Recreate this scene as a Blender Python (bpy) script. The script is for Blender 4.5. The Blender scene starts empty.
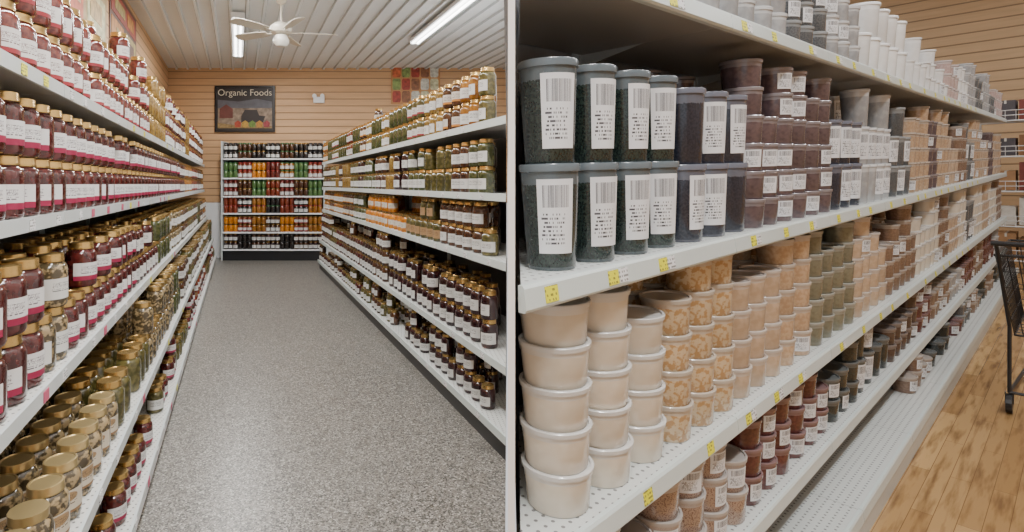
import bpy, math, random
import numpy as np
from mathutils import Matrix, Vector
random.seed(7)
COL = bpy.context.scene.collection
KX = -0.2893          # drift of the jar aisle per metre of depth
EYE = 1.5
CEIL = 3.86
# ------------------------------------------------------------------ helpers
def link(o): COL.objects.link(o); return o
def top(o, label, cat, group=None, kind=None):
    o["label"] = label; o["category"] = cat
    if group: o["group"] = group
    if kind: o["kind"] = kind
    return o
def struct(o, label=None, cat=None):
    o["kind"] = "structure"
    if label: o["label"] = label
    if cat: o["category"] = cat
    return o
def empty(name, M=None):
    e = bpy.data.objects.new(name, None); e.empty_display_size = 0.1
    if M is not None: e.matrix_world = M
    return link(e)
def mk(name, v, f, mats, mi=None, uv=None, parent=None, M=None, smooth=False, ang=35):
    me = bpy.data.meshes.new(name)
    me.from_pydata([tuple(p) for p in v], [], f)
    for m in mats: me.materials.append(m)
    if mi is not None: me.polygons.foreach_set('material_index', np.array(mi, dtype=np.int32))
    if uv is not None:
        l = me.uv_layers.new(name='UVMap'); l.data.foreach_set('uv', np.array(uv, dtype=np.float32).ravel())
    if smooth:
        me.polygons.foreach_set('use_smooth', np.ones(len(f), dtype=bool))
        try: me.set_sharp_from_angle(angle=math.radians(ang))
        except Exception: pass
    me.update()
    o = bpy.data.objects.new(name, me); link(o)
    if parent is not None: o.parent = parent
    elif M is not None: o.matrix_world = M
    return o
class Geo:
    def __init__(s): s.v=[]; s.f=[]
    def add(s, v, f):
        b=len(s.v); s.v += [tuple(p) for p in v]; s.f += [tuple(i+b for i in q) for q in f]; return s
    def box(s, x0,x1,y0,y1,z0,z1):
        v=[(x0,y0,z0),(x1,y0,z0),(x1,y1,z0),(x0,y1,z0),(x0,y0,z1),(x1,y0,z1),(x1,y1,z1),(x0,y1,z1)]
        return s.add(v,[(3,2,1,0),(4,5,6,7),(0,1,5,4),(1,2,6,5),(2,3,7,6),(3,0,4,7)])
    def prism(s, poly, z0, z1):
        n=len(poly)
        if n<3: return s
        v=[(p[0],p[1],z0) for p in poly]+[(p[0],p[1],z1) for p in poly]
        f=[tuple(range(n-1,-1,-1)), tuple(range(n,2*n))]+[(i,(i+1)%n,n+(i+1)%n,n+i) for i in range(n)]
        return s.add(v,f)
    def tube(s, p, q, r, seg=8, r2=None):
        p=Vector(p); q=Vector(q); d=(q-p).normalized()
        a=d.orthogonal().normalized(); b=d.cross(a); r2=r if r2 is None else r2
        v=[p+(a*math.cos(2*math.pi*i/seg)+b*math.sin(2*math.pi*i/seg))*r for i in range(seg)]
        v+=[q+(a*math.cos(2*math.pi*i/seg)+b*math.sin(2*math.pi*i/seg))*r2 for i in range(seg)]
        f=[(i,(i+1)%seg,seg+(i+1)%seg,seg+i) for i in range(seg)]+[tuple(range(seg-1,-1,-1)),tuple(range(seg,2*seg))]
        return s.add(v,f)
    def lathe(s, prof, seg=24, c=(0,0,0)):
        v,f,_=lathe(prof,seg); return s.add([(x+c[0],y+c[1],z+c[2]) for x,y,z in v],f)
def lathe(prof, seg=24, a0=0.0, a1=2*math.pi, vr=None):
    full = abs(a1-a0-2*math.pi)<1e-6
    n = seg if full else seg+1
    v=[];f=[];uv=[];rings=[]
    for r,z in prof:
        if r<1e-6: rings.append([len(v)]); v.append((0,0,z))
        else:
            rings.append(list(range(len(v),len(v)+n)))
            for i in range(n):
                a=a0+(a1-a0)*i/seg; v.append((r*math.cos(a),r*math.sin(a),z))
    zs=[p[1] for p in prof]; z0,z1=min(zs),max(zs)
    for k in range(len(prof)-1):
        A,B=rings[k],rings[k+1]; va=(zs[k]-z0)/(z1-z0+1e-9); vb=(zs[k+1]-z0)/(z1-z0+1e-9)
        for i in range(seg):
            j=(i+1)%n; ua=i/seg; ub=(i+1)/seg
            if len(A)==1 and len(B)==1: continue
            if len(A)==1: f.append((A[0],B[j],B[i])); uv+=[(ua,va),(ub,vb),(ua,vb)]
            elif len(B)==1: f.append((A[i],A[j],B[0])); uv+=[(ua,va),(ub,va),(ua,vb)]
            else: f.append((A[i],A[j],B[j],B[i])); uv+=[(ua,va),(ub,va),(ub,vb),(ua,vb)]
    return v,f,uv
def clip(poly, A,B,Cc):   # keep A x + B y + C >= 0
    out=[]
    for i in range(len(poly)):
        p=poly[i]; q=poly[(i+1)%len(poly)]
        gp=A*p[0]+B*p[1]+Cc; gq=A*q[0]+B*q[1]+Cc
        if gp>=0: out.append(p)
        if (gp>=0)!=(gq>=0):
            t=gp/(gp-gq); out.append((p[0]+(q[0]-p[0])*t,p[1]+(q[1]-p[1])*t))
    return out
RL=(508-400)/560.; RR=(515-400)/560.
def clipL(poly): return clip(poly,-1,RL,-0.012)
# ------------------------------------------------------------------ materials
def newmat(name):
    m=bpy.data.materials.new(name); m.use_nodes=True
    nt=m.node_tree; b=nt.nodes['Principled BSDF']; return m,nt,b
def N(nt,t,**k):
    n=nt.nodes.new(t)
    for a,b in k.items():
        if a in n.inputs.keys(): n.inputs[a].default_value=b
        else: setattr(n,a,b)
    return n
def M_(nt,op,a,b=None,c=None):
    n=nt.nodes.new('ShaderNodeMath'); n.operation=op
    for i,x in enumerate([a,b,c]):
        if x is None: continue
        if isinstance(x,(int,float)): n.inputs[i].default_value=x
        else: nt.links.new(x,n.inputs[i])
    return n.outputs[0]
def MIX(nt,fac,a,b):
    n=nt.nodes.new('ShaderNodeMix'); n.data_type='RGBA'
    for i,x in ((0,fac),(6,a),(7,b)):
        if isinstance(x,(int,float)): n.inputs[i].default_value=x
        elif isinstance(x,tuple): n.inputs[i].default_value=(x[0],x[1],x[2],1)
        else: nt.links.new(x,n.inputs[i])
    return n.outputs[2]
def plain(name,c,rough=0.5,metal=0.0,var=0.06,scale=6.0,coat=0.0,bump=0.0):
    m,nt,b=newmat(name)
    tc=N(nt,'ShaderNodeTexCoord'); no=N(nt,'ShaderNodeTexNoise',Scale=scale,Detail=3.0)
    nt.links.new(tc.outputs['Object'],no.inputs['Vector'])
    d=tuple(max(0,x*(1-var*2)) for x in c); l=tuple(min(1,x*(1+var)) for x in c)
    nt.links.new(MIX(nt,no.outputs[0],d,l),b.inputs['Base Color'])
    b.inputs['Roughness'].default_value=rough; b.inputs['Metallic'].default_value=metal
    b.inputs['Coat Weight'].default_value=coat
    if bump:
        bp=N(nt,'ShaderNodeBump',Strength=bump,Distance=0.01); nt.links.new(no.outputs[0],bp.inputs['Height']); nt.links.new(bp.outputs[0],b.inputs['Normal'])
    return m
def emis(name,c,s):
    m,nt,b=newmat(name); b.inputs['Base Color'].default_value=(*c,1)
    b.inputs['Emission Color'].default_value=(*c,1); b.inputs['Emission Strength'].default_value=s; return m
def contents(name,c,c2,scale=60,rough=0.12,coat=0.6,thr=(0.4,0.6),rim=None):
    m,nt,b=newmat(name)
    tc=N(nt,'ShaderNodeTexCoord'); vo=N(nt,'ShaderNodeTexNoise',Scale=float(scale),Detail=2.0)
    nt.links.new(tc.outputs['Object'],vo.inputs['Vector'])
    mr=N(nt,'ShaderNodeMapRange'); nt.links.new(vo.outputs[0],mr.inputs[0]); mr.inputs[1].default_value=thr[0]; mr.inputs[2].default_value=thr[1]
    oi=N(nt,'ShaderNodeObjectInfo')
    hs=N(nt,'ShaderNodeHueSaturation')
    nt.links.new(MIX(nt,mr.outputs[0],c,c2),hs.inputs['Color'])
    nt.links.new(M_(nt,'MULTIPLY_ADD',oi.outputs['Random'],0.3,0.85),hs.inputs['Value'])
    col=hs.outputs[0]
    s=N(nt,'ShaderNodeSeparateXYZ'); nt.links.new(tc.outputs['UV'],s.inputs[0])
    if rim:   # empty clear plastic above the fill line and a milky plastic sheen at the foot
        fz=M_(nt,'ADD',s.outputs[1],M_(nt,'MULTIPLY',vo.outputs[0],0.05))
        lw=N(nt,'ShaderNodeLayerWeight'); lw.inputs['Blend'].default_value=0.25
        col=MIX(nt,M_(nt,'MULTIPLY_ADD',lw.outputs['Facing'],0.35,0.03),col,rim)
        col=MIX(nt,M_(nt,'MULTIPLY',M_(nt,'GREATER_THAN',fz,0.88),0.75),col,rim)
        col=MIX(nt,M_(nt,'MULTIPLY',M_(nt,'LESS_THAN',s.outputs[1],0.035),0.5),col,rim)
    nt.links.new(col,b.inputs['Base Color'])
    b.inputs['Roughness'].default_value=rough; b.inputs['Coat Weight'].default_value=coat
    return m
def uvxy(nt):
    tc=N(nt,'ShaderNodeTexCoord'); s=N(nt,'ShaderNodeSeparateXYZ'); nt.links.new(tc.outputs['UV'],s.inputs[0])
    return tc,s.outputs[0],s.outputs[1]
def band(nt,x,a,b): return M_(nt,'MULTIPLY',M_(nt,'GREATER_THAN',x,a),M_(nt,'LESS_THAN',x,b))
def textrows(nt,u,v,rows,cols,seed,thr=0.42):
    r=M_(nt,'FLOOR',M_(nt,'MULTIPLY',v,rows)); fr=M_(nt,'FRACT',M_(nt,'MULTIPLY',v,rows))
    cb=N(nt,'ShaderNodeCombineXYZ'); nt.links.new(M_(nt,'FLOOR',M_(nt,'MULTIPLY',u,cols)),cb.inputs[0]); nt.links.new(M_(nt,'ADD',r,seed),cb.inputs[1])
    wn=N(nt,'ShaderNodeTexWhiteNoise'); wn.noise_dimensions='2D'; nt.links.new(cb.outputs[0],wn.inputs['Vector'])
    return M_(nt,'MULTIPLY',M_(nt,'GREATER_THAN',wn.outputs['Value'],thr),band(nt,fr,0.25,0.75))
def label_mat(name,bg,ink,bandc=None,bandv=(0,0.3),title=True,oval=None):
    m,nt,b=newmat(name); tc,u,v=uvxy(nt)
    col=MIX(nt,0.0,bg,bg)
    if oval:
        du=M_(nt,'POWER',M_(nt,'MULTIPLY',M_(nt,'SUBTRACT',u,0.5),3.2),2.0); dv=M_(nt,'POWER',M_(nt,'MULTIPLY',M_(nt,'SUBTRACT',v,0.72),4.5),2.0)
        col=MIX(nt,M_(nt,'LESS_THAN',M_(nt,'ADD',du,dv),1.0),col,oval)
    if bandc: col=MIX(nt,band(nt,v,bandv[0],bandv[1]),col,bandc)
    rows=M_(nt,'MULTIPLY',textrows(nt,u,v,11.0,46.0,3.0),M_(nt,'MULTIPLY',band(nt,v,0.36,0.5),band(nt,u,0.2,0.8)))
    col=MIX(nt,rows,col,ink)
    if title:
        no=N(nt,'ShaderNodeTexNoise',Scale=1.0,Detail=0.0); mp=N(nt,'ShaderNodeMapping'); mp.inputs['Scale'].default_value=(34,9,1)
        nt.links.new(tc.outputs['UV'],mp.inputs[0]); nt.links.new(mp.outputs[0],no.inputs['Vector'])
        t=M_(nt,'MULTIPLY',M_(nt,'LESS_THAN',M_(nt,'ABSOLUTE',M_(nt,'SUBTRACT',no.outputs[0],0.5)),0.05),M_(nt,'MULTIPLY',band(nt,v,0.56,0.8),band(nt,u,0.22,0.78)))
        col=MIX(nt,t,col,ink)
    nt.links.new(col,b.inputs['Base Color']); b.inputs['Roughness'].default_value=0.5
    return m
def barcode_mat(name):
    m,nt,b=newmat(name); tc,u,v=uvxy(nt)
    cb=N(nt,'ShaderNodeCombineXYZ'); nt.links.new(M_(nt,'FLOOR',M_(nt,'MULTIPLY',u,34.0)),cb.inputs[0]); cb.inputs[1].default_value=3.7
    wn=N(nt,'ShaderNodeTexWhiteNoise'); wn.noise_dimensions='2D'; nt.links.new(cb.outputs[0],wn.inputs['Vector'])
    bars=M_(nt,'LESS_THAN',M_(nt,'FRACT',M_(nt,'MULTIPLY',u,34.0)),M_(nt,'MULTIPLY_ADD',wn.outputs['Value'],0.55,0.2))
    bars=M_(nt,'MULTIPLY',bars,M_(nt,'MULTIPLY',band(nt,v,0.62,0.92),band(nt,u,0.14,0.86)))
    rows=M_(nt,'MULTIPLY',textrows(nt,u,v,18.0,40.0,5.0,0.5),M_(nt,'MULTIPLY',band(nt,v,0.1,0.54),band(nt,u,0.1,0.74)))
    col=MIX(nt,M_(nt,'MAXIMUM',bars,rows),(0.76,0.77,0.79),(0.07,0.07,0.08))
    nt.links.new(col,b.inputs['Base Color']); b.inputs['Roughness'].default_value=0.4
    return m
def tag_mat(name,c):
    m,nt,b=newmat(name); tc=N(nt,'ShaderNodeTexCoord'); s=N(nt,'ShaderNodeSeparateXYZ'); nt.links.new(tc.outputs['Object'],s.inputs[0])
    rows=textrows(nt,M_(nt,'ADD',s.outputs[0],s.outputs[1]),s.outputs[2],110.0,260.0,2.0,0.55)
    nt.links.new(MIX(nt,M_(nt,'MULTIPLY',rows,0.75),c,(0.08,0.08,0.07)),b.inputs['Base Color']); b.inputs['Roughness'].default_value=0.5
    return m
def siding(name,c,period):
    m,nt,b=newmat(name); tc=N(nt,'ShaderNodeTexCoord'); s=N(nt,'ShaderNodeSeparateXYZ'); nt.links.new(tc.outputs['Object'],s.inputs[0])
    fr=M_(nt,'FRACT',M_(nt,'DIVIDE',s.outputs[2],period))
    no=N(nt,'ShaderNodeTexNoise',Scale=1.5,Detail=6.0); mp=N(nt,'ShaderNodeMapping'); mp.inputs['Scale'].default_value=(1,1,14)
    nt.links.new(tc.outputs['Object'],mp.inputs[0]); nt.links.new(mp.outputs[0],no.inputs['Vector'])
    col=MIX(nt,no.outputs[0],tuple(x*0.8 for x in c),tuple(min(1,x*1.15) for x in c))
    col=MIX(nt,M_(nt,'LESS_THAN',fr,0.13),col,tuple(x*0.5 for x in c))
    nt.links.new(col,b.inputs['Base Color']); b.inputs['Roughness'].default_value=0.55
    bp=N(nt,'ShaderNodeBump',Strength=0.6,Distance=0.01); nt.links.new(M_(nt,'MINIMUM',M_(nt,'MULTIPLY',fr,6.0),1.0),bp.inputs['Height']); nt.links.new(bp.outputs[0],b.inputs['Normal'])
    return m
def speckle_floor():
    m,nt,b=newmat('speckled_floor'); tc=N(nt,'ShaderNodeTexCoord')
    v1=N(nt,'ShaderNodeTexVoronoi',Scale=150.0); v2=N(nt,'ShaderNodeTexNoise',Scale=1.3,Detail=4.0); v3=N(nt,'ShaderNodeTexVoronoi',Scale=75.0)
    for x in (v1,v2,v3): nt.links.new(tc.outputs['Object'],x.inputs['Vector'])
    s=N(nt,'ShaderNodeSeparateColor'); nt.links.new(v1.outputs['Color'],s.inputs[0])
    cr=N(nt,'ShaderNodeValToRGB'); e=cr.color_ramp; e.interpolation='CONSTANT'
    e.elements[0].color=(0.035,0.033,0.03,1); e.elements[1].position=0.22; e.elements[1].color=(0.145,0.134,0.118,1)
    for p,c in ((0.5,(0.22,0.207,0.185,1)),(0.76,(0.30,0.285,0.26,1)),(0.92,(0.48,0.46,0.42,1))):
        x=e.elements.new(p); x.color=c
    nt.links.new(s.outputs[0],cr.inputs[0])
    s3=N(nt,'ShaderNodeSeparateColor'); nt.links.new(v3.outputs['Color'],s3.inputs[0])
    col=MIX(nt,M_(nt,'MULTIPLY',M_(nt,'LESS_THAN',s3.outputs[0],0.08),0.6),cr.outputs[0],(0.05,0.05,0.05))
    col=MIX(nt,M_(nt,'MULTIPLY',v2.outputs[0],0.2),col,(0.24,0.225,0.20))
    nt.links.new(col,b.inputs['Base Color']); b.inputs['Roughness'].default_value=0.33
    return m
def wood_floor():
    m,nt,b=newmat('wood_plank_floor'); tc=N(nt,'ShaderNodeTexCoord')
    br=N(nt,'ShaderNodeTexBrick',Scale=1.0); br.inputs['Brick Width'].default_value=0.9; br.inputs['Row Height'].default_value=0.07
    br.inputs['Mortar Size'].default_value=0.0012; br.inputs['Color1'].default_value=(0.34,0.19,0.075,1); br.inputs['Color2'].default_value=(0.54,0.34,0.15,1); br.inputs['Mortar'].default_value=(0.18,0.10,0.045,1)
    nt.links.new(tc.outputs['Object'],br.inputs['Vector'])
    mp=N(nt,'ShaderNodeMapping'); mp.inputs['Scale'].default_value=(1.4,12,1); nt.links.new(tc.outputs['Object'],mp.inputs[0])
    no=N(nt,'ShaderNodeTexNoise',Scale=2.8,Detail=8.0); nt.links.new(mp.outputs[0],no.inputs['Vector'])
    mr=N(nt,'ShaderNodeMapRange'); mr.inputs[1].default_value=0.47; mr.inputs[2].default_value=0.7; nt.links.new(no.outputs[0],mr.inputs[0])
    nt.links.new(MIX(nt,M_(nt,'MULTIPLY',mr.outputs[0],0.8),br.outputs['Color'],(0.15,0.075,0.03)),b.inputs['Base Color'])
    b.inputs['Roughness'].default_value=0.2
    return m
def perforated(name,c,hole,per=0.025,under_shade=None):
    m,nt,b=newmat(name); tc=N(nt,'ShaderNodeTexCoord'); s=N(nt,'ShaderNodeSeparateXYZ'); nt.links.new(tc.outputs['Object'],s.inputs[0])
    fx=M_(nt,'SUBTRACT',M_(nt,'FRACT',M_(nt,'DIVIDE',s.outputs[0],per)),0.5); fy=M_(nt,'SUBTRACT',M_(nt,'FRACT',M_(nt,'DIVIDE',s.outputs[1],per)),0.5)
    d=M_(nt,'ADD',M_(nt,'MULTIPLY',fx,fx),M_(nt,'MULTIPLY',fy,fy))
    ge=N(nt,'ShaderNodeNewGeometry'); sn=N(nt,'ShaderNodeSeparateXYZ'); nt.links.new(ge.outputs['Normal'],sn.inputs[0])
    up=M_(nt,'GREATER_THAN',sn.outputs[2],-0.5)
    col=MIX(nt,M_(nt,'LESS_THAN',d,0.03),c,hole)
    nt.links.new(MIX(nt,up,under_shade or c,col),b.inputs['Base Color']); b.inputs['Roughness'].default_value=0.35  # downward faces take a darker grey: undershelf shade put into the colour
    return m
MAT={}
MAT['wall']=siding('tan_plank_siding',(0.62,0.38,0.20),0.14)
MAT['wallR']=siding('tan_slat_siding',(0.62,0.42,0.24),0.16)
MAT['white']=plain('white_paint',(0.82,0.83,0.84),0.5,var=0.01)
MAT['edge']=plain('bright_white_paint',(0.98,0.98,0.98),0.6,var=0.0)
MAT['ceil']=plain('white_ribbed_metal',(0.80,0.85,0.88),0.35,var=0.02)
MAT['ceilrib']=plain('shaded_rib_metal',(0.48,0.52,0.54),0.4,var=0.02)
MAT['shelf']=perforated('perforated_shelf_metal',(0.60,0.60,0.57),(0.15,0.15,0.15),under_shade=(0.4,0.4,0.38))
MAT['shelfw']=perforated('perforated_white_metal',(0.62,0.64,0.62),(0.18,0.18,0.18),under_shade=(0.36,0.37,0.37))
MAT['rail']=plain('pale_grey_rail',(0.56,0.60,0.60),0.3,var=0.02)
MAT['railw']=plain('off_white_rail',(0.62,0.68,0.66),0.3,var=0.02)
MAT['panel']=plain('grey_back_panel',(0.10,0.095,0.09),0.6,var=0.05)
MAT['black']=plain('black_enamel',(0.015,0.015,0.017),0.35,var=0.1)
MAT['yellow']=tag_mat('yellow_tag',(0.80,0.76,0.03))
MAT['tagw']=tag_mat('white_tag',(0.78,0.78,0.79))
MAT['tagr']=plain('pink_tag',(0.55,0.10,0.18),0.5)
MAT['glow']=emis('fluorescent_glow',(1,0.98,0.95),9)
MAT['gold']=plain('gold_lid',(0.52,0.34,0.12),0.26,metal=0.85,var=0.08)
MAT['goldcap']=plain('pale_gold_lid',(0.58,0.44,0.21),0.3,metal=0.8,var=0.06)
MAT['greenlid']=plain('green_lid',(0.04,0.13,0.045),0.35)
MAT['redlid']=plain('red_lid',(0.30,0.03,0.025),0.35)
MAT['blacklid']=plain('black_lid',(0.02,0.02,0.02),0.35)
J={ # jar contents
'beet':contents('pickled_beet',(0.045,0.007,0.007),(0.09,0.014,0.012),45),
'red':contents('dark_red_relish',(0.075,0.011,0.010),(0.15,0.026,0.016),60),
'salsa':contents('tomato_salsa',(0.22,0.04,0.015),(0.13,0.02,0.01),70),
'amber':contents('golden_peaches',(0.34,0.14,0.018),(0.20,0.07,0.009),35),
'orange':contents('orange_preserve',(0.62,0.24,0.015),(0.42,0.12,0.008),35),
'yellow':contents('yellow_relish',(0.32,0.20,0.05),(0.17,0.095,0.02),60),
'olive':contents('olive_pickles',(0.060,0.054,0.016),(0.125,0.105,0.032),40),
'green':contents('green_beans',(0.035,0.045,0.014),(0.08,0.085,0.028),50),
'brown':contents('brown_apple_butter',(0.045,0.017,0.008),(0.085,0.034,0.014),40),
'mush':contents('mushroom_pieces',(0.065,0.048,0.024),(0.34,0.25,0.13),55,thr=(0.48,0.58)),
'jam':contents('dark_jam',(0.018,0.005,0.007),(0.04,0.009,0.010),40),
'black':contents('black_syrup',(0.013,0.010,0.009),(0.026,0.02,0.018),40),
'bgreen':contents('bright_green_pickle',(0.05,0.11,0.03),(0.08,0.15,0.045),40),
}
WL=(0.66,0.655,0.65)
L={
'mag':label_mat('white_label_magenta_band',WL,(0.10,0.08,0.10),(0.28,0.012,0.055),(0.0,0.26)),
'red':label_mat('white_label_red_band',(0.64,0.62,0.60),(0.12,0.06,0.06),(0.28,0.022,0.03),(0.0,0.2)),
'plain':label_mat('white_label',(0.62,0.62,0.60),(0.10,0.10,0.10)),
'oval':label_mat('white_label_brown_emblem',(0.56,0.50,0.40),(0.12,0.08,0.05),(0.22,0.12,0.05),(0.0,0.12),oval=(0.34,0.22,0.11)),
'or':label_mat('white_label_orange_band',(0.60,0.56,0.50),(0.12,0.10,0.06),(0.50,0.20,0.03),(0.0,0.22)),
'tan':label_mat('tan_label',(0.36,0.22,0.11),(0.10,0.06,0.04)),
'bar':barcode_mat('barcode_label'),
}
def tubc(n,c,c2,lid,scale=120,thr=(0.4,0.6)):
    return (contents(n,c,c2,scale,rough=0.22,coat=0.4,thr=thr,rim=lid), plain(n+'_lid',lid,0.22,var=0.06,coat=0.4))
T={
'dkgreen':tubc('dark_green_herb',(0.005,0.012,0.011),(0.028,0.045,0.036),(0.13,0.16,0.18),260),
'navy':tubc('navy_seed',(0.012,0.015,0.027),(0.025,0.029,0.046),(0.15,0.16,0.20),200),
'slate':tubc('slate_grey_seed',(0.06,0.07,0.08),(0.11,0.12,0.13),(0.28,0.30,0.31),200),
'plum':tubc('plum_brown_powder',(0.080,0.052,0.060),(0.12,0.080,0.085),(0.25,0.22,0.23),60),
'flour':tubc('cream_flour',(0.72,0.63,0.50),(0.77,0.69,0.57),(0.66,0.65,0.63),20),
'almond':tubc('almond_slices',(0.50,0.29,0.12),(0.68,0.53,0.34),(0.52,0.46,0.39),70,(0.46,0.54)),
'beige':tubc('beige_powder',(0.50,0.36,0.24),(0.58,0.43,0.30),(0.56,0.50,0.45),40),
'tan':tubc('tan_meal',(0.46,0.30,0.18),(0.56,0.40,0.26),(0.52,0.46,0.40),80),
'olive':tubc('olive_powder',(0.15,0.145,0.095),(0.20,0.19,0.13),(0.33,0.33,0.29),60),
'rust':tubc('rust_red_spice',(0.085,0.018,0.016),(0.13,0.034,0.027),(0.24,0.15,0.15),90),
'speck':tubc('speckled_seasoning',(0.42,0.29,0.21),(0.18,0.09,0.06),(0.46,0.42,0.39),300,(0.5,0.62)),
'brown':tubc('brown_spice',(0.17,0.10,0.065),(0.24,0.145,0.095),(0.42,0.37,0.33),90),
'cocoa':tubc('cocoa_powder',(0.055,0.03,0.022),(0.09,0.05,0.036),(0.22,0.19,0.18),60),
'white':tubc('white_powder',(0.82,0.83,0.82),(0.86,0.87,0.87),(0.88,0.89,0.89),30),
'pink':tubc('pale_pink_sugar',(0.48,0.34,0.32),(0.58,0.44,0.41),(0.64,0.57,0.56),60),
'black':tubc('black_herb',(0.012,0.015,0.014),(0.03,0.035,0.03),(0.14,0.15,0.15),200),
'clear':tubc('clear_grey_plastic',(0.30,0.31,0.32),(0.38,0.39,0.40),(0.60,0.61,0.62),30),
}
# ------------------------------------------------------------------ instance templates
HJ=0.165
jar_body_p=[(0,0.004),(0.038,0),(0.046,0.003),(0.0495,0.012),(0.0495,0.112),(0.0485,0.122),(0.044,0.132),(0.0375,0.138),(0.0365,0.150)]
jar_lid_p=[(0.0385,0.139),(0.0405,0.1405),(0.0405,0.147),(0.0395,0.149),(0.0395,0.161),(0.0385,0.164),(0.0345,0.1645),(0.0335,0.1628),(0,0.1628)]
A_=math.radians(64)
def jl(seg): return lathe([(0.0502,0.026),(0.0502,0.090)],seg,-A_,A_)
tall_body=[(0,0.004),(0.047,0.004),(0.0485,0),(0.0505,0.003),(0.060,0.160)]
tall_lid=[(0.0605,0.157),(0.0635,0.158),(0.064,0.168),(0.0625,0.170),(0.0575,0.170),(0.0565,0.166),(0,0.166)]
sh_body=[(0,0.004),(0.0515,0.004),(0.053,0),(0.055,0.003),(0.0605,0.084)]
sh_lid=[(0.061,0.0835),(0.0635,0.084),(0.0643,0.093),(0.0628,0.095),(0.058,0.095),(0.057,0.091),(0,0.091)]
B_=math.radians(38)
def tl(seg): return lathe([(0.0525+0.0008,0.028),(0.0592+0.0012,0.146)],seg,-B_,B_)
def sl(seg): return lathe([(0.0565+0.0012,0.018),(0.0602+0.0008,0.074)],seg,-B_*0.8,B_*0.8)
SH={'jar':(jar_body_p,jar_lid_p,jl,HJ),'tall':(tall_body,tall_lid,tl,0.166),'short':(sh_body,sh_lid,sl,0.091)}
low_p={'jar':([(0.045,0),(0.0495,0.01),(0.0495,0.112),(0.044,0.132),(0.037,0.14)],[(0.040,0.14),(0.040,0.162),(0,0.164)]),
 'tall':([(0.0485,0),(0.060,0.158)],[(0.0635,0.158),(0.0635,0.168),(0.057,0.169),(0,0.166)]),
 'short':([(0.053,0),(0.060,0.081)],[(0.0643,0.083),(0.0643,0.093),(0.057,0.094),(0,0.091)])}
meshc={}
def getmesh(shape,part,mat,mname):
    k=(shape,part,mat.name)
    if k in meshc: return meshc[k]
    if part=='label': v,f,uv=SH[shape][2](14)
    else: v,f,uv=lathe(SH[shape][0 if part=='body' else 1],28)
    me=bpy.data.meshes.new(mname); me.from_pydata(v,[],f); me.materials.append(mat)
    l=me.uv_layers.new(name='UVMap'); l.data.foreach_set('uv',np.array(uv,dtype=np.float32).ravel())
    me.polygons.foreach_set('use_smooth',np.ones(len(f),dtype=bool)); me.set_sharp_from_angle(angle=math.radians(40)); me.update()
    meshc[k]=me; return me
lowc={}
def low(shape,lab,seg=14):
    k=(shape,lab)
    if k in lowc: return lowc[k]
    V=[];F=[];Mi=[];UV=[]
    for role,pr in ((0,low_p[shape][0]),(1,low_p[shape][1])):
        v,f,uv=lathe(pr,seg); b=len(V); V+=v; F+=[tuple(i+b for i in q) for q in f]; Mi+=[role]*len(f); UV+=uv
    if lab:
        v,f,uv=SH[shape][2](6); b=len(V)
        v=[(x*1.012,y*1.012,z) for x,y,z in v]
        V+=v; F+=[tuple(i+b for i in q) for q in f]; Mi+=[2]*len(f); UV+=uv
    lowc[k]=(np.array(V),F,np.array(Mi),np.array(UV,dtype=np.float32)); return lowc[k]
def place(items,name,cat,Mroom,maxn,stuff_label,stuff_name):
    def metric(it):
        P=Mroom@Vector(it['p'])
        y=max(P.y,0.2); u=400+560*P.x/y; v=184-560*(P.z-EYE)/y
        inside=(-40<u<1064 and -30<v<575)
        if Mroom is ML: inside = inside and u<520
        return (it['sh']*it['w']/y) if inside else 0
    items.sort(key=metric,reverse=True)
    items=[i for i in items if metric(i)>0 or i['w']>=1]
    ind=items[:maxn]; rest=items[maxn:]
    for it in ind:
        bm=getmesh(it['shape'],'body',it['body'],name+'_body')
        o=bpy.data.objects.new(name,bm); link(o)
        o.matrix_world=Mroom@Matrix.Translation(it['p'])@Matrix.Rotation(it['rot'],4,'Z')@Matrix.Diagonal((it['sr'],it['sr'],it['sh'],1))
        top(o,it['text'],cat,it['group'])
        l=bpy.data.objects.new('lid',getmesh(it['shape'],'lid',it['lid'],'lid')); link(l); l.parent=o
        if it['lab']:
            l=bpy.data.objects.new('paper_label',getmesh(it['shape'],'label',it['lab'],'paper_label')); link(l); l.parent=o
    mats=[];midx={}
    def mid(m):
        if m.name not in midx: midx[m.name]=len(mats); mats.append(m)
        return midx[m.name]
    VV=[];FF=[];MM=[];UU=[];b=0
    for it in rest:
        V,F,Mi,UV=low(it['shape'],bool(it['lab']))
        c,s=math.cos(it['rot']),math.sin(it['rot'])
        X=V[:,0]*it['sr'];Y=V[:,1]*it['sr']
        W=np.stack([X*c-Y*s+it['p'][0],X*s+Y*c+it['p'][1],V[:,2]*it['sh']+it['p'][2]],1)
        VV.append(W); FF+=[tuple(i+b for i in q) for q in F]; b+=len(V)
        lut=np.array([mid(it['body']),mid(it['lid']),mid(it['lab']) if it['lab'] else 0]); MM.append(lut[Mi]); UU.append(UV)
    if rest:
        o=mk(stuff_name,np.concatenate(VV).tolist(),FF,mats,np.concatenate(MM),np.concatenate(UU),M=Mroom,smooth=True,ang=40)
        top(o,stuff_label,cat,None,'stuff')
    print(name,len(ind),len(rest))
ML=Matrix.Identity(4)
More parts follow.
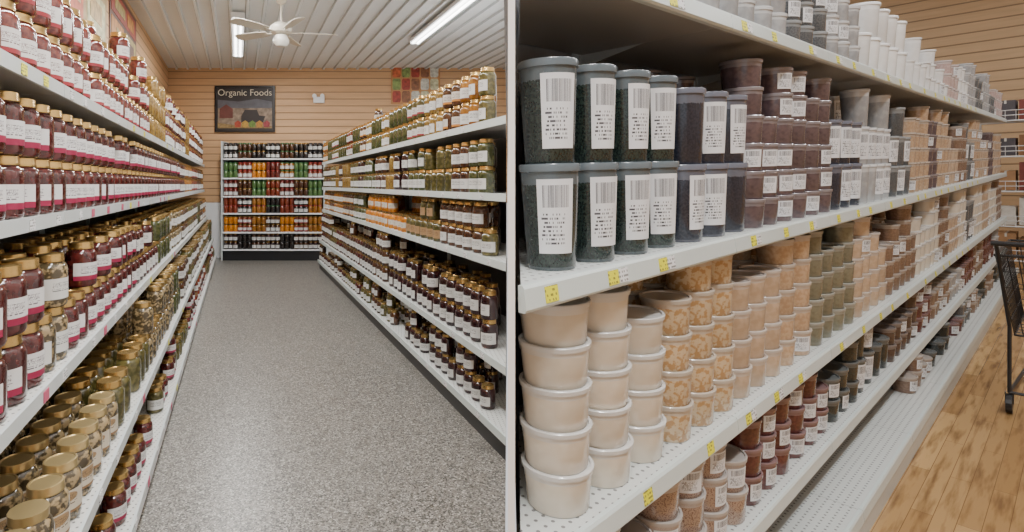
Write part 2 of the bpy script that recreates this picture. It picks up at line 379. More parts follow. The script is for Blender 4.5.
# ------------------------------------------------------------------ LEFT ROOM shell
def lx(x0,Y): return x0+KX*Y
def lpoly(xa,xb,ya,yb): return [(lx(xa,ya),ya),(lx(xb,ya),ya),(lx(xb,yb),yb),(lx(xa,yb),yb)]
YB=11.4
def lprism(name,xa,xb,ya,yb,z0,z1,mat,parent=None,cl=True):
    p=lpoly(xa,xb,ya,yb)
    if cl: p=clipL(p)
    g=Geo().prism(p,z0,z1); return mk(name,g.v,g.f,[mat],parent=parent)
o=lprism('floor',-1.5,9,-2,YB+0.1,-0.1,0,speckle_floor()); struct(o,'grey speckled terrazzo aisle floor','floor')
o=lprism('wall_left',-1.55,-1.42,-2,YB,0,CEIL+0.05,MAT['wall']); struct(o,'tan horizontal plank wall','wall')
o=lprism('wall_back',-1.55,9,YB,YB+0.12,0,CEIL+0.05,MAT['wall']); struct(o,'tan horizontal plank end wall','wall')
o=lprism('trim_1',-1.42,9,YB-0.02,YB,0,1.12,MAT['white']); struct(o,'white wainscot','trim')
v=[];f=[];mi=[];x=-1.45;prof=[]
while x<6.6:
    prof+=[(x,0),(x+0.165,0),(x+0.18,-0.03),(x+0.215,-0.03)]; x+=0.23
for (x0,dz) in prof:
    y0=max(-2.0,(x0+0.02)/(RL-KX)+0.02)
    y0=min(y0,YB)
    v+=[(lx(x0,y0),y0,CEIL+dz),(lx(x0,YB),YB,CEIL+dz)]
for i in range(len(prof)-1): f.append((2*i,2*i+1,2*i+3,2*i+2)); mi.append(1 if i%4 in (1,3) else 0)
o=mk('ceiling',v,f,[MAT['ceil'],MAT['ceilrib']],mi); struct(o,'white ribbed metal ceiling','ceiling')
mid=(511.5-400)/560.
d=Vector((mid,1,0)).normalized(); n=Vector((d.y,-d.x,0)); T_=0.0047
p0=d*(0.75/d.y); p1=d*(16.0/d.y)
pl=[p0-n*T_,p0+n*T_,p1+n*T_,p1-n*T_]
g=Geo().prism([(q.x,q.y) for q in pl],-0.1,4.7); o=mk('wall_divider_strip',g.v,g.f,[MAT['edge']]); struct(o,'white divider strip between the two views, built as a thin wall','wall')  # stands in for the blank white gap between two separate views
# ------------------------------------------------------------------ gondolas (left room)
def gondola_left(name,label,levels,xb,ya,yb,ptop,kick,sgn,mats,kickmat):
    e=empty(name,Matrix.Translation((lx(levels[-1][0],(ya+yb)/2),(ya+yb)/2,0)))
    inv=e.matrix_world.inverted()
    def add(nm,g,mat,par=e,mats2=None):
        o=mk(nm,g.v,g.f,mats2 or [mat]); 
        o.parent=par
        if par is e: o.matrix_parent_inverse=inv
        return o
    def pr(a,b,y0,y1,z0,z1,g=None):
        g=g or Geo(); p=lpoly(min(a,b),max(a,b),y0,y1)
        p=clipL(p)
        return g.prism(p,z0,z1)
    add('back_panel',pr(xb,xb+sgn*0.03,ya,yb,0,ptop),MAT['panel'])
    add('kick_plate',pr(kick,kick+sgn*0.02,ya,yb,0,levels[-1][1]-0.035),kickmat)
    add('end_panel',pr(kick,xb,yb-0.02,yb,0,levels[-1][1]-0.035),MAT['white'])
    y=ya+0.6
    while y<yb:
        g=pr(xb-sgn*0.002,xb-sgn*0.028,y-0.015,y+0.015,levels[-1][1],ptop)
        if g.v: add('upright',g,MAT['railw'])
        y+=1.2
    nt=0
    for li,(xf,z) in enumerate(levels):
        y=ya
        while y<yb-0.05:
            y2=min(y+1.2,yb)
            g=pr(xf+sgn*0.012,xb-sgn*0.03,y+0.002,y2-0.002,z-0.03,z)
            if not g.v: y=y2; continue
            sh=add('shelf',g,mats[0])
            gr=pr(xf,xf+sgn*0.012,y+0.002,y2-0.002,z-0.04,z+0.006)
            if gr.v:
                r=mk('price_rail',gr.v,gr.f,[mats[1]]); r.parent=sh
                yy=y+random.uniform(0.05,0.25)
                while yy<y2-0.08 and y<5.5:
                    X=lx(xf,yy)
                    if X<RL*yy-0.1 and nt<95:
                        tg=Geo().prism(lpoly(xf-sgn*0.003,xf-sgn*0.0005,yy,yy+0.045),z-0.036,z-0.002)
                        t=mk('price_tag',tg.v,tg.f,[random.choice([MAT['tagw'],MAT['tagw'],MAT['tagr'],MAT['tagw'],MAT['yellow']]) if sgn<0 else MAT['tagw']]); t.parent=sh; nt+=1
                    yy+=random.uniform(0.18,0.4)
            y=y2
    top(e,label,'store shelving')
    return e
LLEV=[(-0.65,1.866),(-0.65,1.39),(-0.59,0.87),(-0.47,0.45),(-0.42,0.12)]
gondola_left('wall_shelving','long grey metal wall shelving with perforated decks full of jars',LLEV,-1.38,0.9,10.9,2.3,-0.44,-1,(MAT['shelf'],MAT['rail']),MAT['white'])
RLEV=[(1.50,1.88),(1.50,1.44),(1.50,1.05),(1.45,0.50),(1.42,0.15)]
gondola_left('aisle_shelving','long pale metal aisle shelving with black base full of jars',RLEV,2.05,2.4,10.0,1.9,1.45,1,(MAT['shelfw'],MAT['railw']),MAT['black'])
# ------------------------------------------------------------------ jars
jars=[]
def jar(x0,Y,z,face,c,lab,lid,sr,sh,text,group,w=1.0):
    X=lx(x0,Y)
    if X+0.055*sr>RL*Y-0.014: return
    jars.append(dict(shape='jar',p=(X,Y,z),rot=math.radians(face+random.uniform(-36,36)),sr=sr,sh=sh,
        body=J[c],lid=MAT[lid],lab=L[lab] if lab else None,text=text,group=group,w=w))
TX={'beet':'glass jar of dark red pickled beets with gold lid','red':'glass jar of dark red relish with gold lid','salsa':'glass jar of red salsa with gold lid',
'amber':'glass jar of golden peaches with gold lid','orange':'glass jar of orange preserve with gold lid','yellow':'glass jar of yellow relish with gold lid','olive':'glass jar of olive green pickles with gold lid',
'green':'glass jar of green beans with gold lid','brown':'glass jar of brown apple butter with gold lid','mush':'glass jar of sliced mushrooms with gold lid','jam':'glass jar of dark jam with gold lid',
'black':'glass jar of black syrup with black lid','bgreen':'glass jar of bright green pickles'}
def run(side,xf,z,ya,yb,zone,group,rows,clear,gap=0.012):
    sgn=-1 if side=='L' else 1; face=-40 if side=='L' else 216
    y=ya; prev=None
    xb=1.38-0.03 if side=='L' else 2.05-0.03
    while y<yb-0.06:
        c,lab,lid,sr,sh,st,skip=zone(y)
        if prev is not None: y+=0.05*(prev+sr)+gap+(random.uniform(0,0.012) if side=='R' else 0)
        prev=sr
        for r in range(rows):
            if r==0 and random.random()<skip: continue
            x0=xf+sgn*(0.02+0.055*1.3+r*0.138)
            if abs(x0)+0.05*sr>xb: continue
            n=st if isinstance(st,int) else random.choice(st)
            n=max(1,min(n,int(clear/(HJ*sh))))
            jx=random.uniform(-.003,.012) if r==0 else 0
            for k in range(n):
                jar(x0+sgn*(-jx if sr<1.2 else 0),y,z+0.0005+k*(HJ*sh),face,c,lab,lid,sr,sh,TX[c]+' on shelf',group,1.0 if r==0 else (0.5 if r==1 else 0.2))
def zoner(table):
    def z(y):
        for lim,val in table:
            if y<lim: return tuple(random.choice(x) if isinstance(x,list) else x for x in val[:5])+(val[5],val[6])
        val=table[-1][1]; return tuple(random.choice(x) if isinstance(x,list) else x for x in val[:5])+(val[5],val[6])
    return z
def blocks(specs,ya,yb,mn,mx,seed):
    rnd=random.Random(seed); t=[]; y=ya; last=None
    while y<yb:
        s=rnd.choice(specs)
        while s is last: s=rnd.choice(specs)
        y+=rnd.uniform(mn,mx); t.append((y,s)); last=s
    return t
R1,R2=1.3,1.18
run('L',*LLEV[0],1.0,10.85,zoner([(2.4,('red','red','gold',R1,R2,(2,2,3),0.0)),(4.2,('red','red','gold',1.2,1.15,(1,2,2,3),0.05))]+blocks([('red','plain','gold',1.15,1.1,(2,2,3),0.0),('yellow',None,'gold',1.1,1.1,(2,2,3),0),('salsa','red','gold',1.15,1.1,(2,),0),('beet','plain','gold',1.15,1.1,(2,3),0)],4.2,10.9,0.6,1.3,1)),'jars on the top wall shelf',3,0.6)
run('L',*LLEV[1],1.02,10.85,zoner([(6.4,('beet','mag','gold',1.32,1.2,(2,2,2,2,1),0.0))]+blocks([('beet','plain','gold',1.2,1.15,(2,),0.0),('salsa','red','gold',1.2,1.15,(2,),0),('amber','plain','gold',1.15,1.15,(2,),0),('brown','plain','gold',1.2,1.15,(2,),0)],6.4,10.9,0.6,1.3,2)),'jars on the upper wall shelf',2,0.44)
run('L',*LLEV[2],1.04,10.85,zoner([(1.70,('beet','mag','gold',R1,1.2,(2,),0.0)),(1.98,('mush','plain','gold',1.2,1.15,(1,2),0.0)),(3.3,('beet','mag','gold',1.25,1.15,(2,2,1),0.0)),(4.2,('beet','plain','gold',1.2,1.1,(1,2,2),0.0))]+blocks([('olive','plain','gold',1.15,1.1,(1,2,2),0.05),('green',None,'gold',1.15,1.1,(2,),0.1),('mush','plain','gold',1.15,1.1,(1,2),0.1),('brown','plain','gold',1.15,1.1,(2,),0),('amber','plain','gold',1.1,1.1,(2,),0.05)],4.2,10.9,0.5,1.1,3)),'jars on the middle wall shelf',3,0.46)
run('L',*LLEV[3],1.1,10.85,zoner([(2.2,('mush','oval','goldcap',1.22,1.1,(1,),0.0)),(3.1,('olive',None,'gold',1.25,1.2,(1,2),0.08)),(4.3,('mush',None,'gold',1.15,1.1,(1,2),0.1))]+blocks([('olive','plain','gold',1.15,1.1,(1,2),0.15),('green',None,'gold',1.1,1.1,(1,2),0.2),('mush','plain','gold',1.1,1.1,(2,),0.15),('brown','plain','gold',1.15,1,(2,),0.1)],4.3,10.9,0.5,1.1,4)),'jars on the lower wall shelf',3,0.37)
run('L',*LLEV[4],1.5,10.85,zoner([(2.9,('beet','mag','gold',1.0,0.9,(1,),0.35)),(3.4,('olive','plain','gold',1.0,0.9,(1,),0.4))]+blocks([('salsa','plain','gold',1,0.85,(1,2),0.35),('olive',None,'gold',1,0.9,(1,),0.3),('beet','mag','gold',1,0.85,(1,2),0.4)],3.4,10.9,0.5,1.1,5)),'jars on the bottom wall shelf',3,0.285)
# island side
run('R',*RLEV[0],2.5,9.95,zoner([(3.45,('olive','plain','gold',1.12,1.08,(2,),0.0)),(3.75,('amber','plain','gold',1.12,1.08,(2,),0.0)),(4.1,('brown','or','gold',1.12,1.08,(2,),0.0)),(4.5,('yellow','plain','gold',1.12,1.08,(2,),0.0))]+blocks([('amber','or','gold',1.12,1.1,(2,2,3),0.0),('yellow','plain','gold',1.12,1.1,(2,),0),('brown','or','gold',1.12,1.1,(2,2,3),0),('olive','red','gold',1.1,1.12,(2,),0),('green',None,'gold',1.1,1.12,(2,),0),('salsa','plain','gold',1.1,1.1,(2,),0)],4.5,10,0.25,0.6,11)),'jars on the top aisle shelf',3,0.6,0.034)
run('R',*RLEV[1],2.5,9.95,zoner([(3.6,('green','plain','gold',1.1,1.05,(2,),0.0)),(4.0,('brown','plain','gold',1.1,1.05,(2,),0.0)),(4.6,('olive',None,'gold',1.1,1.05,(1,2,2),0.0))]+blocks([('olive','plain','gold',1.1,1.1,(2,),0.0),('yellow',None,'gold',1.1,1.1,(1,2,2),0.05),('brown','plain','gold',1.1,1.1,(2,),0),('green','plain','gold',1.1,1.1,(1,2,2),0.05),('jam','plain','gold',1.1,1.1,(2,),0.1)],4.6,10,0.25,0.6,12)),'jars on the upper aisle shelf',3,0.385,0.034)
run('R',*RLEV[2],2.5,9.95,zoner([(3.5,('olive','plain','gold',1.1,1.0,(1,2,2),0.05)),(4.2,('brown','plain','gold',1.1,1.0,(2,),0.05)),(5.0,('olive','tan','gold',1.1,1.0,(1,2),0.1)),(6.8,('orange','or','gold',1.1,1.0,(1,2),0.05))]+blocks([('amber','plain','gold',1.1,1,(2,),0.05),('green','plain','gold',1.1,1,(1,2),0.05),('brown','or','gold',1.1,1,(2,),0.05)],6.8,10,0.35,0.9,13)),'jars on the middle aisle shelf',3,0.345,0.03)
run('R',*RLEV[3],2.5,9.95,zoner([(5.4,('jam','plain','gold',1.05,1.05,(1,2,2),0.1))]+blocks([('brown','plain','gold',1.05,1,(2,3),0.05),('jam','plain','gold',1.05,1,(2,),0.05),('beet','plain','gold',1.05,1,(2,3),0.05),('olive','plain','gold',1.05,1,(1,2),0.1)],5.4,10,0.35,0.9,14)),'jars on the lower aisle shelf',3,0.5,0.024)
run('R',*RLEV[4],2.5,9.95,zoner([(5.0,('jam','plain','gold',0.95,0.85,(1,1,2),0.25))]+blocks([('brown','plain','gold',0.95,0.85,(1,2),0.2),('beet','plain','gold',0.95,0.85,(1,),0.25),('olive','plain','gold',0.95,0.85,(1,2),0.2)],5.0,10,0.35,0.9,15)),'jars on the bottom aisle shelf',3,0.3,0.024)
# end wall rack
e=empty('end_wall_rack',Matrix.Translation((lx(0.69,11.1),11.15,0))); inv=e.matrix_world.inverted()
def addp(nm,g,mat):
    o=mk(nm,g.v,g.f,[mat]); o.parent=e; o.matrix_parent_inverse=inv; return o
XA=-0.31+KX*10.95; XB=1.67+KX*10.95
g=Geo(); g.box(XA,XB,11.34,11.37,0.02,2.32); addp('back_panel',g,MAT['panel'])
for xx in (XA-0.03,XB):
    g=Geo(); g.box(xx,xx+0.03,10.97,11.37,0,2.34); addp('side_panel',g,MAT['rail'])
BLEV=[2.0,1.62,1.265,0.93,0.56,0.22]
for z in BLEV:
    g=Geo(); g.box(XA,XB,10.95,11.34,z-0.026,z); addp('shelf',g,MAT['white'])
g=Geo(); g.box(XA,XB,10.98,11.0,0,0.19); addp('kick_plate',g,MAT['black'])
top(e,'white shelf rack of coloured jars against the end wall','store shelving')
rowsp=[[('black','plain','blacklid'),('brown',None,'greenlid'),('black',None,'gold')],[('bgreen',None,'greenlid'),('salsa','plain','redlid'),('orange',None,'gold'),('red',None,'redlid'),('amber','plain','greenlid')],[('red','plain','redlid'),('brown',None,'gold'),('bgreen',None,'greenlid'),('salsa',None,'gold')],
 [('salsa',None,'redlid'),('black','plain','redlid'),('amber',None,'redlid'),('black',None,'greenlid')],[('orange',None,'gold'),('salsa','red','gold'),('amber',None,'gold'),('brown','plain','gold')],[('jam','plain','gold'),('black',None,'blacklid'),('brown','plain','blacklid')]]
for z,sp in zip(BLEV,rowsp):
    x=XA+0.055; k=0
    while x<XB-0.05:
        c,lab,lid=sp[(k//3)%len(sp)]
        for r in range(2):
            for q in range(2):
                jars.append(dict(shape='jar',p=(x,11.02+r*0.12,z+0.0005+q*0.1551),rot=math.radians(-90+random.uniform(-15,15)),sr=0.9,sh=0.94,body=J[c],lid=MAT[lid],lab=L[lab] if lab else None,text=TX[c]+' on rack',group='jars on the end wall rack',w=1 if r==0 else 0.3))
        x+=0.0925; k+=1
place(jars,'glass_jar','jar',ML,300,'many more glass jars with gold lids stocked on shelving','stocked_glass_jars')
# ------------------------------------------------------------------ wall pictures
YS=11.37
def flat(nm,pts,y,mat,par):
    n=len(pts); v=[(p[0],y,p[1]) for p in pts]+[(p[0],y+0.004,p[1]) for p in pts]
    f=[tuple(range(n)),tuple(range(2*n-1,n-1,-1))]+[((i+1)%n,i,n+i,n+(i+1)%n) for i in range(n)]
    o=mk(nm,v,f,[mat]); o.parent=par; return o
def wx(u,Y): return (u-400)/560*Y
def wz(v,Y): return EYE+(184-v)/560*Y
xa,xb2=wx(215,YS),wx(275,YS); za,zb=wz(132,YS),wz(86,YS)
e=empty('store_sign')
g=Geo(); fw=0.03
g.box(xa,xb2,YS-0.03,YS+0.025,za,za+fw).box(xa,xb2,YS-0.03,YS+0.025,zb-fw,zb).box(xa,xa+fw,YS-0.03,YS+0.025,za+fw,zb-fw).box(xb2-fw,xb2,YS-0.03,YS+0.025,za+fw,zb-fw)
o=mk('frame',g.v,g.f,[MAT['black']]); o.parent=e
pdark=plain('sign_dark_field',(0.035,0.03,0.032),0.5,var=0.3); 
flat('panel',[(xa+fw,za+fw),(xb2-fw,za+fw),(xb2-fw,zb-fw),(xa+fw,zb-fw)],YS,pdark,e)
W=xb2-xa; H=zb-za
def P(a,b): return (xa+W*a,za+H*b)
flat('picture_field',[P(.05,.08),P(.95,.08),P(.95,.60),P(.05,.60)],YS-0.006,plain('sign_tan_field',(0.24,0.18,0.13),0.6,var=0.9,scale=13),e)
flat('picture_sky',[P(.05,.52),P(.95,.52),P(.95,.66),P(.7,.72),P(.4,.66),P(.05,.70)],YS-0.011,plain('sign_grey_hills',(0.12,0.12,0.14),0.6,var=0.3),e)
flat('picture_barn',[P(.08,.3),P(.30,.3),P(.30,.50),P(.19,.60),P(.08,.50)],YS-0.016,plain('sign_red_barn',(0.16,0.05,0.04),0.6,var=0.3),e)
flat('picture_wagon',[P(.44,.2),P(.80,.2),P(.84,.34),P(.74,.36),P(.70,.48),P(.50,.48),P(.44,.34)],YS-0.016,plain('sign_dark_wagon',(0.03,0.025,0.025),0.6),e)
for k in range(5):
    a0=.34+k*.12; flat('picture_basket',[P(a0,.1),P(a0+.09,.1),P(a0+.1,.2),P(a0+.05,.25),P(a0-.01,.2)],YS-0.024,plain('sign_basket',((0.4,0.06,0.03),(0.5,0.3,0.05),(0.15,0.25,0.05),(0.55,0.25,0.04),(0.35,0.05,0.06))[k],0.6,var=0.4,scale=30),e)
flat('picture_crops',[P(.05,.08),P(.95,.08),P(.95,.13),P(.6,.16),P(.3,.15),P(.05,.20)],YS-0.021,plain('sign_crops',(0.30,0.20,0.08),0.6,var=0.7,scale=20),e)
def text(body,size,loc,rot,mat,par,ax='CENTER'):
    cu=bpy.data.curves.new('lettering','FONT'); cu.body=body; cu.size=size; cu.align_x=ax; cu.extrude=0.002; cu.offset=-0.0015
    t=bpy.data.objects.new('tmp',cu); link(t); bpy.context.view_layer.update()
    me=bpy.data.meshes.new_from_object(t.evaluated_get(bpy.context.evaluated_depsgraph_get())); bpy.data.objects.remove(t)
    me.materials.clear(); me.materials.append(mat)
    o=bpy.data.objects.new('lettering',me); link(o); o.location=loc; o.rotation_euler=rot; o.parent=par; return o
t=text('Organic Foods',0.185,((xa+xb2)/2,YS-0.012,za+H*0.79),(math.radians(90),0,0),plain('sign_cream_letters',(0.70,0.64,0.50),0.5,var=0.0),e)
top(e,'black framed farm picture sign reading Organic Foods on plank wall','sign')
xa,xb2=wx(391,YS),wx(440,YS); za,zb=wz(104,YS),wz(65,YS)
e=empty('food_poster'); W=xb2-xa;H=zb-za
g=Geo().box(xa,xb2,YS-0.005,YS+0.02,za,zb); o=mk('panel',g.v,g.f,[plain('poster_orange_ground',(0.55,0.26,0.09),0.5,var=0.2)]); o.parent=e
pc=[(0.40,0.05,0.03),(0.75,0.62,0.4),(0.65,0.14,0.05),(0.30,0.12,0.05),(0.75,0.40,0.08),(0.25,0.35,0.10),(0.7,0.65,0.55),(0.55,0.32,0.15)]
for i in range(5):
    for j in range(3):
        c=pc[(i*3+j*5)%8]; x0_=.03+i*.192; y0_=.04+j*.32
        flat('picture_tile',[P(x0_+.02,y0_),P(x0_+.15,y0_),P(x0_+.17,y0_+.05),P(x0_+.17,y0_+.24),P(x0_+.15,y0_+.29),P(x0_+.02,y0_+.29),P(x0_,y0_+.24),P(x0_,y0_+.05)],YS-0.011,plain('poster_tile',c,0.5,var=0.6,scale=18),e)
top(e,'colourful food photo collage poster on plank wall','poster')
for (ya,yb,za,zb,cols,lb) in ((4.3,6.0,2.95,3.74,((0.50,0.34,0.14),(0.55,0.10,0.03),(0.65,0.55,0.30),(0.12,0.25,0.08)),'tan and cream vintage food poster on plank wall'),(6.15,7.75,2.95,3.76,((0.14,0.06,0.04),(0.60,0.25,0.04),(0.50,0.40,0.14),(0.40,0.06,0.04)),'dark red and orange food poster on plank wall')):
    e=empty('food_poster')
    def q4(a,b,c,d2,off): 
        Y0,Y1=ya+(yb-ya)*a,ya+(yb-ya)*b; Z0,Z1=za+(zb-za)*c,za+(zb-za)*d2
        gg=Geo().prism(lpoly(-1.42,-1.42+off,Y0,Y1),Z0,Z1); return gg
    g=q4(0,1,0,1,0.012); o=mk('panel',g.v,g.f,[plain('poster_ground',cols[0],0.5,var=0.4,scale=5)]); o.parent=e
    for (a,b,c,d2,ci,of) in ((.05,.46,.06,.55,1,.017),(.54,.95,.06,.55,2,.017),(.05,.95,.62,.94,3,.017),(.2,.4,.2,.45,2,.021),(.6,.86,.2,.45,0,.021),(.15,.5,.7,.86,2,.021),(.6,.85,.68,.88,1,.021)):
        g=q4(a,b,c,d2,of); o=mk('picture_tile',g.v,g.f,[plain('poster_patch',cols[ci],0.5,var=0.7,scale=14)]); o.parent=e
    top(e,lb,'poster')
e=empty('emergency_light'); ex,ez=wx(319,YS),wz(100,YS)
g=Geo().box(ex-0.11,ex+0.11,YS-0.03,YS+0.03,ez-0.06,ez+0.06); o=mk('housing',g.v,g.f,[MAT['white']]); o.parent=e
for sx in (-0.08,0.08):
    g=Geo().tube((ex+sx,YS-0.03,ez+0.085),(ex+sx,YS-0.09,ez+0.07),0.035,14,0.045); o=mk('lamp_head',g.v,g.f,[MAT['white']]); o.parent=e
top(e,'small white twin-head emergency light on plank wall','light')
# ------------------------------------------------------------------ fluorescent fixtures
def fixture(c,length,direction,name='fluorescent_light',M=None,energy=60,label='white ceiling fluorescent strip light, switched on',col=(1,0.97,0.92)):
    R=Matrix.Translation(c)@Matrix.Rotation(direction,4,'Z')
    if M is not None: R=M@R
    e=empty(name,R)
    g=Geo().box(-0.09,0.09,-length/2,length/2,-0.05,0).box(-0.085,0.085,-length/2-0.01,-length/2,-0.075,0).box(-0.085,0.085,length/2,length/2+0.01,-0.075,0)
    o=mk('housing',g.v,g.f,[MAT['white']]); o.parent=e
    for sx in (-0.04,0.04):
        g=Geo().tube((sx,-length/2+0.005,-0.066),(sx,length/2-0.005,-0.066),0.0155,10); o=mk('tube',g.v,g.f,[MAT['glow']]); o.parent=e
    top(e,label,'ceiling light')
    ld=bpy.data.lights.new('strip_lamp','AREA'); ld.shape='RECTANGLE'; ld.size=0.16; ld.size_y=length-0.05; ld.energy=energy; ld.color=col
    lo=bpy.data.objects.new('strip_lamp',ld); link(lo); lo.parent=e; lo.location=(0,0,-0.088)
rotL=math.atan(-KX)
for (x0,yc,ln) in ((0,8.75,2.4),(0.0,5.6,2.4),(0.0,2.6,2.4),(2.85,7.85,2.4),(0.2,0.0,2.0)):  # last strip hangs unseen above the camera, added to light the near shelves
    fixture((lx(x0,yc),yc,CEIL-0.032),ln,rotL,energy=98,col=(1,0.985,0.96))
# ------------------------------------------------------------------ ceiling fan
FY=7.0; fx=lx(0.54,FY)
e=empty('ceiling_fan',Matrix.Translation((fx,FY,CEIL-0.03)))
def ch(nm,g,mat,sm=True):
    o=mk(nm,g.v,g.f,[mat],smooth=sm); o.parent=e; return o
fanw=plain('fan_cream_white',(0.62,0.57,0.48),0.35,var=0.02)
ch('canopy',Geo().lathe([(0.02,-0.09),(0.05,-0.07),(0.075,-0.02),(0.08,0)],24),fanw)
ch('rod',Geo().tube((0,0,-0.07),(0,0,-0.32),0.014,12),fanw)
ch('motor',Geo().lathe([(0,-0.46),(0.07,-0.46),(0.125,-0.44),(0.14,-0.40),(0.13,-0.36),(0.08,-0.32),(0.02,-0.31),(0,-0.31)],28),fanw)
ch('light_globe',Geo().lathe([(0,-0.62),(0.06,-0.61),(0.095,-0.57),(0.10,-0.53),(0.07,-0.47),(0,-0.465)],24),plain('frosted_globe',(0.85,0.83,0.76),0.3,var=0.01))
for i in range(5):
    a=math.radians(12+72*i); R=Matrix.Rotation(a,4,'Z')@Matrix.Translation((0,0,-0.43))@Matrix.Rotation(math.radians(14),4,'X')
    outl=[(0.20,-0.05),(0.35,-0.07),(0.62,-0.08),(0.685,-0.06),(0.70,0),(0.685,0.06),(0.62,0.08),(0.35,0.07),(0.20,0.05)]
    g=Geo().prism(outl,-0.004,0.004); vv=[R@Vector(p) for p in g.v]
    o=mk('blade',vv,g.f,[fanw]); o.parent=e
    g=Geo().box(0.10,0.24,-0.015,0.015,-0.012,-0.004); vv=[R@Vector(p) for p in g.v]; o=mk('blade_bracket',vv,g.f,[fanw]); o.parent=e
top(e,'cream white five-blade ceiling fan with glass globe','ceiling fan')

# ================================================================== RIGHT ROOM
phi=math.atan(693/560.); tau=math.atan(32/math.hypot(560,693))
a=Vector((math.sin(phi)*math.cos(tau),math.cos(phi)*math.cos(tau),math.sin(tau))); b=Vector((-math.cos(phi),math.sin(phi),0)); c=a.cross(b)
MR=Matrix(((a.x,b.x,c.x,0),(a.y,b.y,c.y,0),(a.z,b.z,c.z,EYE),(0,0,0,1)))
def coef(Hh):
    return (a.x-RR*a.y, b.x-RR*b.y, (c.x-RR*c.y)*Hh-0.012)
def clipR(poly,Hh): return clip(poly,*coef(Hh))
def rprism(nm,s0,s1,t0,t1,h0,h1,mat,parent=None,geo=None,only=False):
    g=geo or Geo(); p=clipR([(s0,t0),(s1,t0),(s1,t1),(s0,t1)],h0); g.prism(p,h0,h1)
    if only: return g
    if not g.v: return None
    return mk(nm,g.v,g.f,[mat],parent=parent,M=None if parent else MR)
FH=-1.5; SE=9.8
struct(rprism('floor',-3,13,-5,11,FH-0.1,FH,wood_floor()),'tan wood plank aisle floor','floor')
struct(rprism('wall_end',12.6,12.75,-5,11,FH,3.2,MAT['wallR']),'tan horizontal slat end wall','wall')
struct(rprism('wall_side',-2,12.6,-5.1,-5,FH,3.2,MAT['wallR']),'tan horizontal slat side wall','wall')
struct(rprism('ceiling',-3,12.7,-5,11,3.1,3.2,MAT['ceil']),'white ceiling','ceiling')
e=empty('spice_shelving',MR@Matrix.Translation((5,0.55,FH))); off=Matrix.Translation((-5,-0.55,-FH))
def addR(nm,g,mat,par=None):
    o=mk(nm,g.v,g.f,[mat]); o.parent=par or e
    if par is None: o.matrix_parent_inverse=off
    return o
RS=[(0.65,0.420),(0.65,-0.218),(0.65,-0.743),(0.65,-1.114),(0.555,-1.345)]
TB=1.16
addR('back_panel',rprism('',0.3,SE,TB,TB+0.03,FH,0.62,None,only=True),plain('grey_pegboard',(0.20,0.20,0.20),0.6))
addR('kick_plate',rprism('',0.3,SE,0.565,0.585,FH,-1.385,None,only=True),MAT['rail'])
addR('end_panel',rprism('',SE-0.02,SE,0.565,TB,FH,-1.385,None,only=True),MAT['rail'])
s=1.75
while s<SE:
    addR('upright',rprism('',s-0.015,s+0.015,TB-0.03,TB-0.002,-1.34,0.62,None,only=True),MAT['rail']); s+=0.92
ntag=0
for (tf,h) in RS:
    s=0.83
    first=True
    while s<SE-0.05:
        s2=min(s+0.92,SE); s0=0.3 if first else s; first=False
        g=rprism('',s0+0.0015,s2-0.0015,tf+0.012,TB-0.03,h-0.03,h,None,only=True)
        if len(g.v)<6: s=s2; continue
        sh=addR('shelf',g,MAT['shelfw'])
        sb=s2-0.006
        v=[(sb,tf+0.25,h-0.031),(sb,TB-0.03,h-0.031),(sb,TB-0.03,h-0.075),(sb+0.004,tf+0.25,h-0.031),(sb+0.004,TB-0.03,h-0.031),(sb+0.004,TB-0.03,h-0.075)]
        o=mk('bracket',v,[(0,1,2),(5,4,3),(0,3,4,1),(1,4,5,2),(2,5,3,0)],[MAT['rail']]); o.parent=sh
        pf=[(tf,h+0.004),(tf-0.004,h-0.002),(tf-0.008,h-0.040),(tf-0.004,h-0.046),(tf+0.010,h-0.046),(tf+0.010,h+0.004)]
        A,B,Cc=coef(h)
        sa=max(s0+0.0015,(-(Cc)-B*tf)/A+0.002); 
        if sa<s2-0.01:
            v=[(sa,t,hh) for t,hh in pf]+[(s2-0.0015,t,hh) for t,hh in pf]; n=len(pf)
            f=[(i,(i+1)%n,n+(i+1)%n,n+i) for i in range(n)]+[tuple(range(n-1,-1,-1)),tuple(range(n,2*n))]
            o=mk('price_rail',v,f,[MAT['railw']]); o.parent=sh
            ss=sa+random.uniform(0.04,0.12)
            while ss<s2-0.08:
                if s<7 and ntag<95:
                    for (k,mt,wd) in ((0,'yellow',0.040),(1,'tagw',0.035)):
                        if k==1 and random.random()<0.4: continue
                        q0=ss+k*0.043
                        v=[(q0,tf-0.0052,h-0.006),(q0+wd,tf-0.0052,h-0.006),(q0+wd,tf-0.0092,h-0.036),(q0,tf-0.0092,h-0.036)]
                        v+=[(x,y+0.001,z) for x,y,z in v]
                        o=mk('price_tag',v,[(3,2,1,0),(4,5,6,7),(0,1,5,4),(1,2,6,5),(2,3,7,6),(3,0,4,7)],[MAT[mt]]); o.parent=sh; ntag+=1
                ss+=random.uniform(0.2,0.38)
        s=s2
top(e,'long white metal spice shelving with price rails','store shelving')
